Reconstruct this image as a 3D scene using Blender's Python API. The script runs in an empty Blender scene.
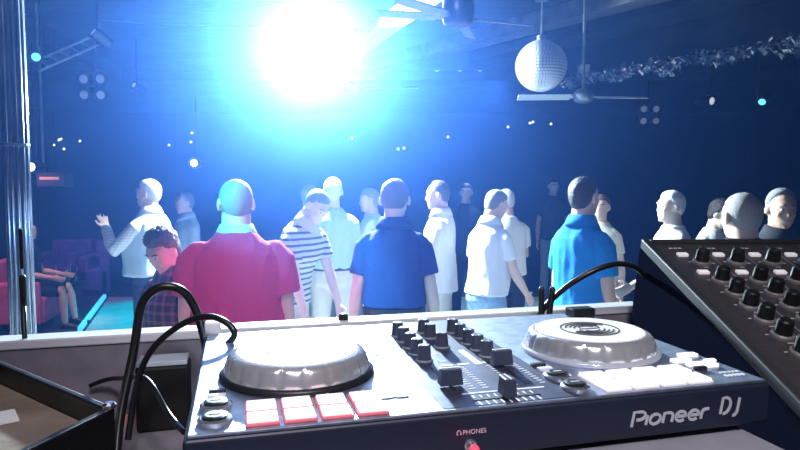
import bpy, bmesh, math, random
from mathutils import Vector, Matrix, noise
R = math.radians
random.seed(7)
sc = bpy.context.scene
COL = sc.collection

# ------------------------------------------------------------------ camera
ZC = 1.72                       # lens height above the dance floor
PITCH = math.atan(40/620)
cam = bpy.data.cameras.new('camera'); cam.sensor_width = 36; cam.lens = 27.9
cam.clip_start = 0.02; cam.clip_end = 60
camo = bpy.data.objects.new('camera', cam); COL.objects.link(camo)
camo.location = (0, 0, ZC); camo.rotation_euler = (R(90)-PITCH, 0, 0)
sc.camera = camo
sc.view_settings.view_transform = 'Standard'; sc.view_settings.look = 'None'
sc.view_settings.gamma = 1; sc.view_settings.use_curve_mapping = False
sc.view_settings.exposure = 0.0
sc.cycles.use_denoising = True
sc.cycles.max_bounces = 6; sc.cycles.volume_bounces = 0
sc.cycles.sample_clamp_indirect = 4

# ------------------------------------------------------------------ world and lights
w = bpy.data.worlds.new('world'); sc.world = w; w.use_nodes = True
w.node_tree.nodes['Background'].inputs[0].default_value = (0.01, 0.02, 0.08, 1)
w.node_tree.nodes['Background'].inputs[1].default_value = 0.02

def light(name, kind, loc, target, energy, color, size=0.1, angle=90, blend=0.5):
    d = bpy.data.lights.new(name, kind); d.energy = energy; d.color = color
    if kind == 'AREA': d.size = size
    else: d.shadow_soft_size = size
    if kind == 'SPOT': d.spot_size = R(angle); d.spot_blend = blend
    o = bpy.data.objects.new(name, d); COL.objects.link(o); o.location = loc
    o.rotation_euler = (Vector(target)-Vector(loc)).to_track_quat('-Z', 'Y').to_euler()
    return o
LAMP = Vector((-0.77, 5.5, 2.90))
key = light('key_light', 'SPOT', LAMP+Vector((0, -.10, -.03)), (0.0, 0.6, 1.45), 4200, (0.62, 0.82, 1.0), 0.10, 165, 0.6)
light('booth_light', 'SPOT', (0.15, -0.35, 2.7), (0.12, 0.62, 1.54), 62, (1.0, 0.93, 0.95), 0.12, 50, 0.7)
light('booth_fill', 'SPOT', (-0.3, -0.2, 2.9), (-0.25, 0.6, 1.4), 20, (0.9, 0.8, 1.0), 0.2, 68, 0.8)
light('wash_light_blue', 'SPOT', (-0.2, 1.2, 3.2), (0.05, 4.4, 1.2), 190, (0.34, 0.48, 1.0), 0.1, 56, 0.8)
light('wash_light_cyan', 'SPOT', (-1.9, 1.3, 2.9), (-.70, 2.9, 1.62), 1000, (0.0, 0.75, 0.85), 0.05, 13, 0.7)
light('wash_light_pink', 'SPOT', (-0.3, 0.5, 3.1), (-0.62, 2.9, 1.15), 170, (1.0, 0.22, 0.60), 0.08, 24, 0.5)
light('floor_light_cyan', 'SPOT', (-1.8, 8.2, 3.1), (-2.9, 8.2, 0), 1300, (0.0, 0.6, 1.0), 0.1, 48, 0.6)
light('floor_light_white', 'SPOT', (1.2, 8.0, 3.1), (0.6, 7.2, 0), 420, (0.35, 0.6, 1.0), 0.1, 110, 0.6)
light('seat_fill_pink', 'SPOT', (-4.0, 6.3, 3.1), (-4.35, 7.3, .4), 190, (1.0, .55, .75), 0.1, 34, 0.6)  # added spot that brightens the pink chair and bare legs, no fixture behind it
light('column_light_blue', 'SPOT', (-1.15, 2.0, 1.25), (-1.79, 2.9, 1.62), 26, (0.08, .35, 1.0), 0.05, 34, 0.8)
light('sofa_light_violet', 'SPOT', (-4.4, 8.0, 3.0), (-5.2, 10.0, 0.5), 170, (0.55, 0.25, 1.0), 0.1, 70, 0.6)

# ------------------------------------------------------------------ helpers
def P(px, py, d):
    a = (px-400)/620; b = (225-py)/620; s, c = math.sin(PITCH), math.cos(PITCH)
    v = Vector((a, c+s*b, -s+c*b)); v *= d/v.y
    return Vector((v.x, v.y, ZC+v.z))

def mat(name, color, rough=0.5, metal=0.0, emis=None, es=0.0, nscale=0, namp=0.0, bump=0.0, bscale=40, alpha=None, spec=0.5, color2=None):
    m = bpy.data.materials.new(name); m.use_nodes = True; nt = m.node_tree; b = nt.nodes['Principled BSDF']
    b.inputs['Base Color'].default_value = (*color, 1); b.inputs['Roughness'].default_value = rough
    b.inputs['Metallic'].default_value = metal; b.inputs['Specular IOR Level'].default_value = spec
    if emis: b.inputs['Emission Color'].default_value = (*emis, 1); b.inputs['Emission Strength'].default_value = es
    if nscale:
        tc = nt.nodes.new('ShaderNodeTexCoord'); n = nt.nodes.new('ShaderNodeTexNoise'); n.inputs['Scale'].default_value = nscale
        n.inputs['Detail'].default_value = 4
        nt.links.new(tc.outputs['Object'], n.inputs['Vector'])
        r = nt.nodes.new('ShaderNodeMix'); r.data_type = 'RGBA'
        c2 = color2 or tuple(max(0, c*(1-namp)) for c in color)
        r.inputs[6].default_value = (*color, 1); r.inputs[7].default_value = (*c2, 1)
        cr = nt.nodes.new('ShaderNodeMapRange'); cr.inputs[1].default_value = .35; cr.inputs[2].default_value = .65
        nt.links.new(n.outputs[0], cr.inputs[0]); nt.links.new(cr.outputs[0], r.inputs[0]); nt.links.new(r.outputs[2], b.inputs['Base Color'])
    if bump:
        tc = nt.nodes.new('ShaderNodeTexCoord'); n = nt.nodes.new('ShaderNodeTexNoise'); n.inputs['Scale'].default_value = bscale
        nt.links.new(tc.outputs['Object'], n.inputs['Vector'])
        bp = nt.nodes.new('ShaderNodeBump'); bp.inputs['Strength'].default_value = bump; bp.inputs['Distance'].default_value = .01
        nt.links.new(n.outputs[0], bp.inputs['Height']); nt.links.new(bp.outputs[0], b.inputs['Normal'])
    return m

def stripe_mat(name, c1, c2, axis, scale, duty=0.5, plaid=False, c3=None):
    m = mat(name, c1, .85); nt = m.node_tree; b = nt.nodes['Principled BSDF']
    tc = nt.nodes.new('ShaderNodeTexCoord'); sp = nt.nodes.new('ShaderNodeSeparateXYZ'); nt.links.new(tc.outputs['Object'], sp.inputs[0])
    def band(ax, sc_, du):
        mu = nt.nodes.new('ShaderNodeMath'); mu.operation = 'MULTIPLY'; mu.inputs[1].default_value = sc_
        fr = nt.nodes.new('ShaderNodeMath'); fr.operation = 'FRACT'; lt = nt.nodes.new('ShaderNodeMath'); lt.operation = 'LESS_THAN'; lt.inputs[1].default_value = du
        nt.links.new(sp.outputs[ax], mu.inputs[0]); nt.links.new(mu.outputs[0], fr.inputs[0]); nt.links.new(fr.outputs[0], lt.inputs[0]); return lt.outputs[0]
    mx = nt.nodes.new('ShaderNodeMix'); mx.data_type = 'RGBA'; mx.inputs[6].default_value = (*c1, 1); mx.inputs[7].default_value = (*c2, 1)
    f = band(axis, scale, duty)
    if plaid:
        g = band(0, scale, duty); a = nt.nodes.new('ShaderNodeMath'); a.operation = 'ADD'; nt.links.new(f, a.inputs[0]); nt.links.new(g, a.inputs[1])
        h = nt.nodes.new('ShaderNodeMath'); h.operation = 'MULTIPLY'; h.inputs[1].default_value = .5; nt.links.new(a.outputs[0], h.inputs[0]); f = h.outputs[0]
    nt.links.new(f, mx.inputs[0]); nt.links.new(mx.outputs[2], b.inputs['Base Color'])
    return m

class MB:
    """collects shapes of ONE mesh"""
    def __init__(s): s.v = []; s.f = []
    def add(s, v, f):
        o = len(s.v); s.v += [Vector(x) for x in v]; s.f += [tuple(i+o for i in q) for q in f]
    def box(s, x0, x1, y0, y1, z0, z1, M=None, top=None):
        v = [Vector(p) for p in [(x0,y0,z0),(x1,y0,z0),(x1,y1,z0),(x0,y1,z0),(x0,y0,z1),(x1,y0,z1),(x1,y1,z1),(x0,y1,z1)]]
        if top:  # taper of the top about its middle
            cx, cy = (x0+x1)/2, (y0+y1)/2
            for k in range(4, 8): v[k].x = cx+(v[k].x-cx)*top; v[k].y = cy+(v[k].y-cy)*top
        if M: v = [M @ p for p in v]
        s.add(v, [(0,3,2,1),(4,5,6,7),(0,1,5,4),(1,2,6,5),(2,3,7,6),(3,0,4,7)])
    def rings(s, rings, cap=True, N=None):
        n = len(rings[0]); o = []
        for r in rings: o += r
        f = []
        for k in range(len(rings)-1):
            for i in range(n):
                j = (i+1) % n; f.append((k*n+i, k*n+j, (k+1)*n+j, (k+1)*n+i))
        if cap:
            f.append(tuple(range(n-1, -1, -1))); f.append(tuple((len(rings)-1)*n+i for i in range(n)))
        s.add(o, f)
    def lathe(s, prof, n=32, c=(0,0,0), M=None, rmod=None):
        rr = []
        for k, (r, z) in enumerate(prof):
            ring = []
            for i in range(n):
                a = 2*math.pi*i/n; q = r*(rmod(a, k) if rmod else 1)
                p = Vector((c[0]+q*math.cos(a), c[1]+q*math.sin(a), c[2]+z)); ring.append(M @ p if M else p)
            rr.append(ring)
        s.rings(rr)
    def tube(s, pts, rad, n=12, flat=1.0, up=None, rnd=True):
        pts = [Vector(p) for p in pts]
        if not hasattr(rad, '__len__'): rad = [rad]*len(pts)
        rad = list(rad)
        if rnd:
            d0 = (pts[0]-pts[1]).normalized(); d1 = (pts[-1]-pts[-2]).normalized(); a, b = rad[0], rad[-1]
            pts = [pts[0]+d0*a*.9, pts[0]+d0*a*.6] + pts + [pts[-1]+d1*b*.6, pts[-1]+d1*b*.9]
            rad = [a*.35, a*.8] + rad + [b*.8, b*.35]
        rr = []; prev = None
        for k, p in enumerate(pts):
            t = (pts[min(k+1, len(pts)-1)]-pts[max(k-1, 0)]).normalized()
            u = Vector(up) if up is not None else (prev if prev is not None else (Vector((0,0,1)) if abs(t.z) < .9 else Vector((1,0,0))))
            x = (u - t*u.dot(t))
            if x.length < 1e-4: x = t.orthogonal()
            x.normalize(); y = t.cross(x); prev = x
            rr.append([p + x*rad[k]*flat*math.cos(2*math.pi*i/n) + y*rad[k]*math.sin(2*math.pi*i/n) for i in range(n)])
        s.rings(rr)
    def ell(s, c, r, M=None, n=16, m=10):
        rr = []
        for k in range(m+1):
            th = -math.pi/2 + math.pi*(k+.0)/m; th = max(min(th, math.pi/2-.08), -math.pi/2+.08)
            ring = []
            for i in range(n):
                a = 2*math.pi*i/n; p = Vector((r[0]*math.cos(th)*math.cos(a), r[1]*math.cos(th)*math.sin(a), r[2]*math.sin(th)))
                if M: p = M @ p
                ring.append(p+Vector(c))
            rr.append(ring)
        s.rings(rr)
    def xf(s, M): s.v = [M @ p for p in s.v]; return s
    def mesh(s, name):
        me = bpy.data.meshes.new(name); me.from_pydata([tuple(p) for p in s.v], [], s.f)
        bm = bmesh.new(); bm.from_mesh(me); bmesh.ops.recalc_face_normals(bm, faces=bm.faces); bm.to_mesh(me); bm.free()
        return me
    def build(s, name, m, parent=None, smooth=False, bevel=0, seg=2):
        me = s.mesh(name); me.materials.append(m)
        o = bpy.data.objects.new(name, me); COL.objects.link(o)
        if parent: o.parent = parent
        if smooth:
            for p in me.polygons: p.use_smooth = True
        if bevel:
            b = o.modifiers.new('bevel', 'BEVEL'); b.width = bevel; b.segments = seg; b.limit_method = 'ANGLE'; b.angle_limit = R(40)
        return o

def smooth_by_angle(o, ang=40):
    me = o.data
    for p in me.polygons: p.use_smooth = True
    bm = bmesh.new(); bm.from_mesh(me)
    for e in bm.edges:
        if len(e.link_faces) == 2 and e.calc_face_angle(0) > R(ang): e.smooth = False
    bm.to_mesh(me); bm.free(); return o

def remeshed(mb, name, m, vox, parent, smooth_it=3, wrinkle=0.0, wscale=(7, 7, 3.5), sfac=.5):
    me = mb.mesh(name+'_raw'); t = bpy.data.objects.new('raw', me); COL.objects.link(t)
    r = t.modifiers.new('r', 'REMESH'); r.mode = 'VOXEL'; r.voxel_size = vox
    if smooth_it:
        q = t.modifiers.new('s', 'SMOOTH'); q.factor = sfac; q.iterations = smooth_it
    dg = bpy.context.evaluated_depsgraph_get(); dg.update()
    out = bpy.data.meshes.new_from_object(t.evaluated_get(dg)); out.name = name
    bpy.data.objects.remove(t); bpy.data.meshes.remove(me)
    if wrinkle:
        off = Vector((random.random()*50, random.random()*50, random.random()*50))
        nrm = [v.normal.copy() for v in out.vertices]
        for v, n in zip(out.vertices, nrm):
            q = Vector((v.co.x*wscale[0], v.co.y*wscale[1], v.co.z*wscale[2]))+off
            a = noise.noise(q); b = 1-abs(noise.noise(q*1.9))*2
            v.co += n*wrinkle*(a*.9+b*.8)
    out.materials.clear(); out.materials.append(m)
    for p in out.polygons: p.use_smooth = True; p.material_index = 0
    o = bpy.data.objects.new(name, out); COL.objects.link(o)
    if parent: o.parent = parent
    return o

def tag(o, label=None, cat=None, group=None, kind=None):
    if label: o['label'] = label
    if cat: o['category'] = cat
    if group: o['group'] = group
    if kind: o['kind'] = kind
    return o
def empty(name, loc=(0,0,0), rz=0, label=None, cat=None, group=None):
    o = bpy.data.objects.new(name, None); COL.objects.link(o); o.location = loc; o.rotation_euler = (0, 0, rz); o.empty_display_size = .05
    return tag(o, label, cat, group)
def copy_tree(o, parent=None):
    c = o.copy(); COL.objects.link(c); c.parent = parent
    for ch in [x for x in bpy.data.objects if x.parent == o]: copy_tree(ch, c)
    return c

# ------------------------------------------------------------------ materials
M_floor = mat('dance_floor_tile', (.55, .62, .66), .22, nscale=3, namp=.25)
M_carpet = mat('dark_carpet', (.03, .03, .045), .9, nscale=20, namp=.5)
M_wall = mat('dark_wall_paint', (.022, .025, .045), .8, nscale=1.3, namp=.5, bump=.2, bscale=8)
M_ceil = mat('dark_ceiling_panel', (.032, .036, .05), .55, nscale=2.2, namp=.7, bump=.6, bscale=9)
M_beam = mat('painted_metal_beam', (.30, .33, .38), .35, metal=.6, nscale=6, namp=.3)
M_black = mat('black_plastic', (.012, .013, .018), .38)
M_blackmat = mat('black_rubber', (.012, .012, .014), .6, spec=.3)
M_steel = mat('brushed_steel', (.55, .56, .6), .28, metal=1)
M_whitepl = mat('white_plastic', (.8, .82, .85), .4)
M_lens = mat('lamp_glass', (.25, .3, .38), .15, metal=.3)

# ------------------------------------------------------------------ setting
XL, XR, YB, ZT = -7.2, 7.2, 13.0, 3.35
def struct(name, mb, m, bevel=0):
    o = mb.build(name, m, bevel=bevel); o['kind'] = 'structure'; return o
b = MB(); b.box(XL, XR, -2.2, YB, -.1, 0); struct('floor', b, M_carpet)
b = MB(); b.add([(-2.6,1.2,.012),(4.6,1.2,.012),(4.6,9.4,.012),(-4.45,9.4,.012),(-3.7,7.2,.012),(-2.6,1.2,0),(4.6,1.2,0),(4.6,9.4,0),(-4.45,9.4,0),(-3.7,7.2,0)],
    [(0,1,2,3,4),(9,8,7,6,5),(0,5,6,1),(1,6,7,2),(2,7,8,3),(3,8,9,4),(4,9,5,0)])
struct('dance_floor', b, M_floor)
b = MB(); b.box(XL, XR, -2.2, YB, ZT, ZT+.12); struct('ceiling', b, M_ceil)
b = MB(); b.box(XL-.1, XL, -2.2, YB, 0, ZT); struct('wall_left', b, M_wall)
b = MB(); b.box(XR, XR+.1, -2.2, YB, 0, ZT); struct('wall_right', b, M_wall)
b = MB(); b.box(XL, XR, YB, YB+.1, 0, ZT); struct('wall_back', b, M_wall)
b = MB(); b.box(XL, XR, -2.3, -2.2, 0, ZT); struct('wall_front', b, M_wall)
# dropped soffit beyond the dance floor
b = MB(); b.box(XL, XR, 9.0, YB, 3.22, ZT); struct('trim_1', b, M_ceil)

# booth frame: u along the desk, v away from the DJ
YAW = math.atan2(.727, 2.769)
BO = Vector((-.151, .419, 0))
BM = Matrix.Translation(BO) @ Matrix.Rotation(YAW, 4, 'Z')
ZTOP = ZC-.1746      # top of the controller plate
ZD = ZC-.32          # desk top
M_booth = mat('booth_grey_paint', (.24, .22, .27), .75, nscale=30, namp=.25)
M_rail = mat('booth_rail_white_paint', (.72, .74, .80), .45, nscale=12, namp=.12)
b = MB(); b.box(-1.6, 1.9, .445, .475, 0, ZC-.212, BM); struct('wall_booth', b, M_booth)
b = MB(); b.box(-1.6, 1.9, .442, .480, ZC-.212, ZC-.2, BM); struct('trim_2', b, M_rail, .002)
b = MB(); b.box(-2.2, 2.6, -2.2, .445, .42, .5, Matrix.Translation(BO) @ Matrix.Rotation(YAW, 4, 'Z')); struct('stage_floor', b, M_carpet)

M_desk = mat('desk_laminate', (.30, .27, .31), .5, nscale=25, namp=.25)
desk = empty('dj_desk', BM @ Vector((0, .1, .5)), YAW, 'grey laminate desk top running along the inside of the booth wall', 'desk')
b = MB(); b.box(-1.3, 1.5, -.33, .34, ZD-.5-.04, ZD-.5); b.build('desk_top', M_desk, desk, bevel=.002)
for x in (-1.25, 1.45):
    b = MB(); b.box(x-.02, x+.02, -.31, .32, 0, ZD-.54); b.build('side_panel', M_desk, desk)
o = MB(); o.box(-1.3, .5, .325, .3395, ZD-.5, ZD-.5+.012); o.build('edge_strip', mat('reddish_wood_strip', (.5, .25, .22), .5), desk)

# ------------------------------------------------------------------ DJ controller
CT = empty('dj_controller', BM @ Vector((0, 0, ZTOP)), YAW, 'black two-deck DJ controller with white jog wheels and rows of knobs', 'dj controller')
W, D = .5, .31
M_plate = mat('controller_plate', (.50, .56, .72), .46, metal=1.0, nscale=60, namp=.3)
M_case = mat('controller_case', (.014, .02, .045), .42)
b = MB(); b.box(0, W, 0, D, -.039, -.003); b.build('case', M_case, CT, bevel=.003, seg=3)
b = MB(); b.box(.003, W-.003, .002, D-.002, -.003, 0); b.build('face_plate', M_plate, CT, bevel=.001)
b = MB(); b.box(.193, .312, .006, D-.004, 0, .0004); b.build('mixer_section', mat('mixer_section_plate', (.13, .14, .22), .42, metal=.8, nscale=60, namp=.3), CT)
for (x, y) in ((.03, .03), (.47, .03), (.03, .28), (.47, .28)):
    b = MB(); b.lathe([(.012, -.045), (.012, -.039)], 16, (x, y, 0)); b.build('foot', M_blackmat, CT)
M_jog = mat('jog_silver', (.86, .87, .88), .42, metal=.0)
M_jogside = mat('jog_rim_metal', (.80, .81, .85), .20, metal=.70)
M_clear = mat('jog_acrylic_ring', (.55, .6, .68), .12, metal=.2)
M_ink = mat('black_print', (.02, .02, .03), .5)
M_white_print = mat('white_print', (.75, .78, .85), .5, emis=(.7, .8, 1), es=.0)
def arc(mb, r0, r1, a0, a1, c, z, n=24):
    v = []; f = []
    for k in range(n+1):
        a = R(a0+(a1-a0)*k/n)
        for r in (r0, r1):
            for zz in (z, z+.0006): v.append((c[0]+r*math.cos(a), c[1]+r*math.sin(a), zz))
    for k in range(n):
        i = k*4; j = i+4
        f += [(i, j, j+2, i+2), (i+1, i+3, j+3, j+1), (i, i+1, j+1, j), (i+2, j+2, j+3, i+3)]
    f += [(0, 2, 3, 1), (n*4, n*4+1, n*4+3, n*4+2)]
    mb.add(v, f)
for side, cx in (('l', .092), ('r', .398)):
    c = (cx, .132, 0); rr = .067
    b = MB(); b.lathe([(rr+.004, 0), (rr+.004, .003), (rr+.002, .005)], 64, c); b.build('jog_base_ring', M_clear if side == 'r' else M_black, CT, smooth=True)  # left ring is black in place of the shadow under the wheel
    dent = lambda a, k: 1-.022*max(0, math.cos(a*20))**3*(1 if k in (1, 2) else .15)
    b = MB(); b.lathe([(rr, .004), (rr, .008), (rr-.003, .017), (rr-.006, .0205), (rr-.010, .022)], 160, c, rmod=dent)
    jw = b.build('jog_wheel', M_jogside, CT); smooth_by_angle(jw, 35)
    b = MB(); b.lathe([(rr-.0105, .0218), (rr-.012, .0228), (.0, .0228)], 64, c); b.build('jog_top', M_jog, jw, smooth=False)
    b = MB(); z = .0229
    arc(b, .029, .0305, 0, 360, c, z, 48)
    for (r0, a0, a1) in ((.0235, 25, 155), (.0235, 205, 335), (.019, 35, 150), (.019, 200, 330), (.0145, 20, 160), (.0145, 200, 340), (.0100, 40, 140), (.0100, 220, 320)):
        arc(b, r0, r0+.0018, a0, a1, c, z)
    b.box(cx-.012, cx+.012, .1312, .1328, z, z+.0006)
    b.build('jog_print', M_ink, jw)
# performance pads
M_padL = mat('pad_pink_backlit', (.75, .6, .62), .5, emis=(1.0, .78, .80), es=1.0)
M_padLe = mat('pad_red_edge', (.75, .16, .2), .4, emis=(1.0, .2, .28), es=.2)
M_padR = mat('pad_white_backlit', (.8, .8, .78), .5, emis=(.95, .92, 1.0), es=.95)
M_padRe = mat('pad_white_edge', (.6, .6, .62), .4, emis=(.9, .8, .85), es=.45)
for u0, ma, me_ in ((.043, M_padL, M_padLe), (.338, M_padR, M_padRe)):
    for r_ in range(2):
        for k in range(4):
            x0 = u0+k*.0275; y0 = .0065+r_*.0255
            b = MB(); b.box(x0, x0+.0245, y0, y0+.0225, 0, .0022); fr = b.build('pad_surround', me_, CT, bevel=.0008)
            b = MB(); b.box(x0+.0009, x0+.0236, y0+.0009, y0+.0216, .0022, .0040); b.build('pad', ma, fr, bevel=.0009)
# play / cue / small buttons
M_btnring = mat('button_chrome_ring', (.75, .78, .84), .2, metal=.9)
for u in (.021, .318):
    for v in (.024, .055):
        b = MB(); b.lathe([(.0125, 0), (.0125, .003), (.0105, .004)], 32, (u, v, 0)); rg = b.build('button_ring', M_btnring, CT, smooth=False)
        b = MB(); b.lathe([(.0095, .003), (.0093, .0055), (.007, .0062)], 32, (u, v, 0)); bt = b.build('button', M_black, CT, smooth=False)
        b = MB(); b.box(u-.004, u+.004, v-.0006, v+.0006, .0061, .0066); b.build('button_mark', M_white_print, bt)
    for v in (.078, .092):
        b = MB(); b.box(u-.007, u+.007, v-.003, v+.003, 0, .003); b.build('button', M_whitepl if v < .09 else M_black, CT, bevel=.0006)
M_litbtn = mat('button_white_backlit', (.8, .8, .8), .4, emis=(.95, .95, 1), es=.9)
for (u, v, wx, wy) in ((.462, .070, .010, .004), (.482, .085, .010, .004), (.470, .056, .012, .003), (.489, .062, .006, .0025), (.478, .048, .008, .002)):
    b = MB(); b.box(u-wx, u+wx, v-wy, v+wy, 0, .003); b.build('button', M_litbtn, CT, bevel=.0006)
for (u, v, wx, wy) in ((.461, .042, .006, .0025),):
    b = MB(); b.box(u-wx, u+wx, v-wy, v+wy, 0, .0035); b.build('button', M_black, CT, bevel=.0006)
# printed captions and scales on the plate (marks, one mesh)
b = MB()
def mk(u, v, a, c_, z=.0006): b.box(u-a/2, u+a/2, v-c_/2, v+c_/2, 0, z+.0002)
for k in range(9): mk(.225+k*.0065, .010, .0016, .008); mk(.225+k*.0065, .0245, .0016, .006)
mk(.256, .0335, .075, .0022)
for k in range(11): mk(.232, .045+k*.006, .006, .0014); mk(.244, .045+k*.006, .006, .0014); mk(.298, .045+k*.006, .005, .0014); mk(.272, .045+k*.006, .004, .0014)
for k in range(3): mk(.233+k*.017, .115, .012, .004)
mk(.268, .055, .006, .004)
for k in range(5): mk(.470+k*.0045, .020, .003, .0045); mk(.472+k*.0045, .029, .003, .002)
for u in (.217, .284):
    for v in (.24, .2147, .189, .163, .137): mk(u+.016, v-.008, .007, .0016)
for v in (.255, .235, .215): mk(.305, v, .014, .004)
for u in (.08, .11, .14): mk(u, .075-.012, .002, .002)
b.build('printed_scale', M_white_print, CT)
b = MB()
for (u, v, a, c_) in ((.155, .040, .010, .0016), (.162, .0415, .006, .0012), (.169, .040, .010, .0016), (.175, .17, .012, .002)): mk(u, v, a, c_)
b.build('black_caption', M_ink, CT)
# level meter lit between the knobs
M_led = mat('meter_led', (.4, .6, .8), .3, emis=(.75, .9, 1.0), es=1.6)
for k in range(8):
    b = MB(); b.box(.262, .268, .112+k*.0065, .117+k*.0065, 0, .0012); b.build('meter_light', M_led, CT)
# knobs
M_knob = mat('knob_rubber', (.045, .055, .10), .45)
def knob_parts(name, x, y, r, h, mk_, par, ringm, z=0, ridges=12):
    b = MB(); b.lathe([(r*1.28, 0), (r*1.28, .0012), (r*1.15, .002)], 24, (x, y, z)); b.build('knob_collar', ringm, par, smooth=False)
    rm = lambda a, k: 1-.05*max(0, math.cos(a*ridges))
    b = MB(); b.lathe([(r*1.08, .002), (r, .005), (r*.9, h*.96), (r*.75, h)], ridges*6, (x, y, z), rmod=rm); kn = b.build(name, mk_, par); smooth_by_angle(kn, 30)
    b = MB(); b.box(x-.0006, x+.0006, y-r*.8, y-r*.05, z+h, z+h+.0005); b.build('pointer', M_white_print, kn)
M_collar = mat('knob_collar_grey', (.35, .4, .5), .3, metal=.4)
for u in (.217, .284):
    for v in (.242, .2155, .189, .163, .137): knob_parts('knob', u, v, .0068, .0165, M_knob, CT, M_collar)
for v in (.250, .224, .182): knob_parts('knob', .2505, v, .0068, .0165, M_knob, CT, M_collar)
# faders
def fader(u, v, wx, wy, h, slot, name='fader_cap'):
    b = MB(); b.box(*slot, 0, .0010); b.build('fader_slot', M_ink, CT)
    b = MB(); b.box(u-wx, u+wx, v-wy, v+wy, .002, h, top=.86); f = b.build(name, M_knob, CT, bevel=.0012)
    b = MB()
    if wx > wy: b.box(u-wx*.84, u+wx*.84, v-.0007, v+.0007, h-.0002, h+.0006)
    else: b.box(u-.0007, u+.0007, v-wy*.84, v+wy*.84, h-.0002, h+.0006)
    b.build('fader_line', M_white_print, f)
fader(.216, .056, .0105, .0055, .0165, (.2145, .2175, .045, .110))
fader(.284, .101, .0105, .0055, .0165, (.2825, .2855, .045, .110))
fader(.252, .0175, .0055, .0085, .0175, (.222, .282, .0163, .0187), 'crossfader_cap')

# lettering on the front face
def ribbon(mb, pts, w_, closed=False, zt=.0006):
    """stroke in the x-z plane standing out along -y"""
    pts = [Vector((p[0], p[1])) for p in pts]; n = len(pts); L = []; Rr = []
    for i in range(n):
        a = pts[(i-1) % n] if closed or i > 0 else pts[i]; c = pts[(i+1) % n] if closed or i < n-1 else pts[i]
        t = (c-a).normalized(); nn = Vector((-t.y, t.x))*w_/2; L.append(pts[i]+nn); Rr.append(pts[i]-nn)
    v = []; f = []
    for i in range(n):
        for q, y in ((L[i], -zt), (Rr[i], -zt), (Rr[i], 0), (L[i], 0)): v.append((q.x, y, q.y))
    m = n if closed else n-1
    for i in range(m):
        a = i*4; c = ((i+1) % n)*4
        for k in range(4): f.append((a+k, a+(k+1) % 4, c+(k+1) % 4, c+k))
    if not closed: f += [(0, 1, 2, 3), ((n-1)*4, (n-1)*4+3, (n-1)*4+2, (n-1)*4+1)]
    mb.add(v, f)
def arcp(cx, cz, rx, rz, a0, a1, n=14): return [(cx+rx*math.cos(R(a0+(a1-a0)*k/n)), cz+rz*math.sin(R(a0+(a1-a0)*k/n))) for k in range(n+1)]
G = {  # glyph strokes: unit height 1, x-height .72 ; (strokes, advance)
 'P': ([[(0, -.05), (0, .93), (.42, .93)] + arcp(.42, .66, .30, .27, 90, -90) + [(.22, .39)]], .86),
 'i': ([[(0, 0), (0, .66)]], .20),
 'o': ([arcp(.32, .33, .32, .33, 0, 345, 22) + [(.64, .33)]], .84),
 'n': ([[(0, 0), (0, .66), (.30, .66)] + arcp(.30, .42, .26, .24, 90, 0, 8) + [(.56, 0)]], .76),
 'e': ([[(.02, .33), (.62, .33)] + arcp(.32, .33, .31, .33, 0, 315, 20)], .82),
 'r': ([[(0, 0), (0, .40)] + arcp(.26, .40, .26, .26, 180, 90, 8) + [(.42, .66)]], .50),
 'D': ([[(.12, 0), (.12, .93), (.36, .93)] + arcp(.36, .465, .36, .465, 90, -90, 16) + [(.30, 0)]], .92),
 'J': ([[(.42, .93), (.42, .20)] + arcp(.18, .20, .24, .30, 0, -100, 8)], .6)}
def write(mb, text, x, z, h, stroke, slant=.22, width=1.0):
    for ch in text:
        if ch == ' ': x += .36*h; continue
        st, adv = G[ch]
        for s_ in st: ribbon(mb, [(x+p[0]*h*width+slant*p[1]*h, z+p[1]*h) for p in s_], stroke)
        x += adv*h*width
    return x
M_logo = mat('silver_lettering', (.55, .56, .62), .4, emis=(.5, .5, .6), es=0)
b = MB(); write(b, 'Pioneer', .3572, -.0280, .0125, .0025, .22, 1.28); write(b, 'D', .4445, -.0258, .0150, .0025, .2, 1.0); write(b, 'J', .4575, -.0268, .0150, .0025, .2, 1.0)
b.xf(Matrix.Translation((0, -.0001, 0))); b.build('lettering', M_logo, CT)
def small_text(s, x, z, size, m, par, M0, name='caption', sx=1.0):
    cu = bpy.data.curves.new(name, 'FONT'); cu.body = s; cu.size = size; cu.extrude = .0002
    t = bpy.data.objects.new(name, cu); COL.objects.link(t); dg = bpy.context.evaluated_depsgraph_get()
    me = bpy.data.meshes.new_from_object(t.evaluated_get(dg)); bpy.data.objects.remove(t)
    me.transform(M0 @ Matrix.Scale(sx, 4, (1, 0, 0))); me.materials.clear(); me.materials.append(m); o = bpy.data.objects.new(name, me); COL.objects.link(o); o.parent = par; return o
M_cap = mat('pink_lit_caption', (.8, .5, .6), .5)
small_text('PHONES', 0, 0, .0052, M_cap, CT, Matrix.Translation((.2065, -.0003, -.0195)) @ Matrix.Rotation(R(90), 4, 'X'))
b = MB(); ribbon(b, arcp(.2035, -.0178, .0016, .0019, 200, -20, 10), .0005); b.box(.2015, .2026, -.0006, 0, -.0195, -.0175); b.box(.2044, .2055, -.0006, 0, -.0195, -.0175)
b.build('headphone_symbol', M_cap, CT)
b = MB(); b.lathe([(.005, -.0005), (.005, .001), (.0038, .0015)], 24, (0, 0, 0), Matrix.Translation((.213, 0, -.0285)) @ Matrix.Rotation(R(90), 4, 'X')); b.build('headphone_socket', M_btnring, CT)
pl = empty('headphone_plug', BM @ Vector((.213, 0, ZTOP-.0285)), YAW, 'red-lit jack plug pushed into the front of the DJ controller', 'plug')
b = MB(); b.tube([(0, -.001, 0), (0, -.008, 0)], .0032, rnd=False); b.build('plug_collar', M_steel, pl)
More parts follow.
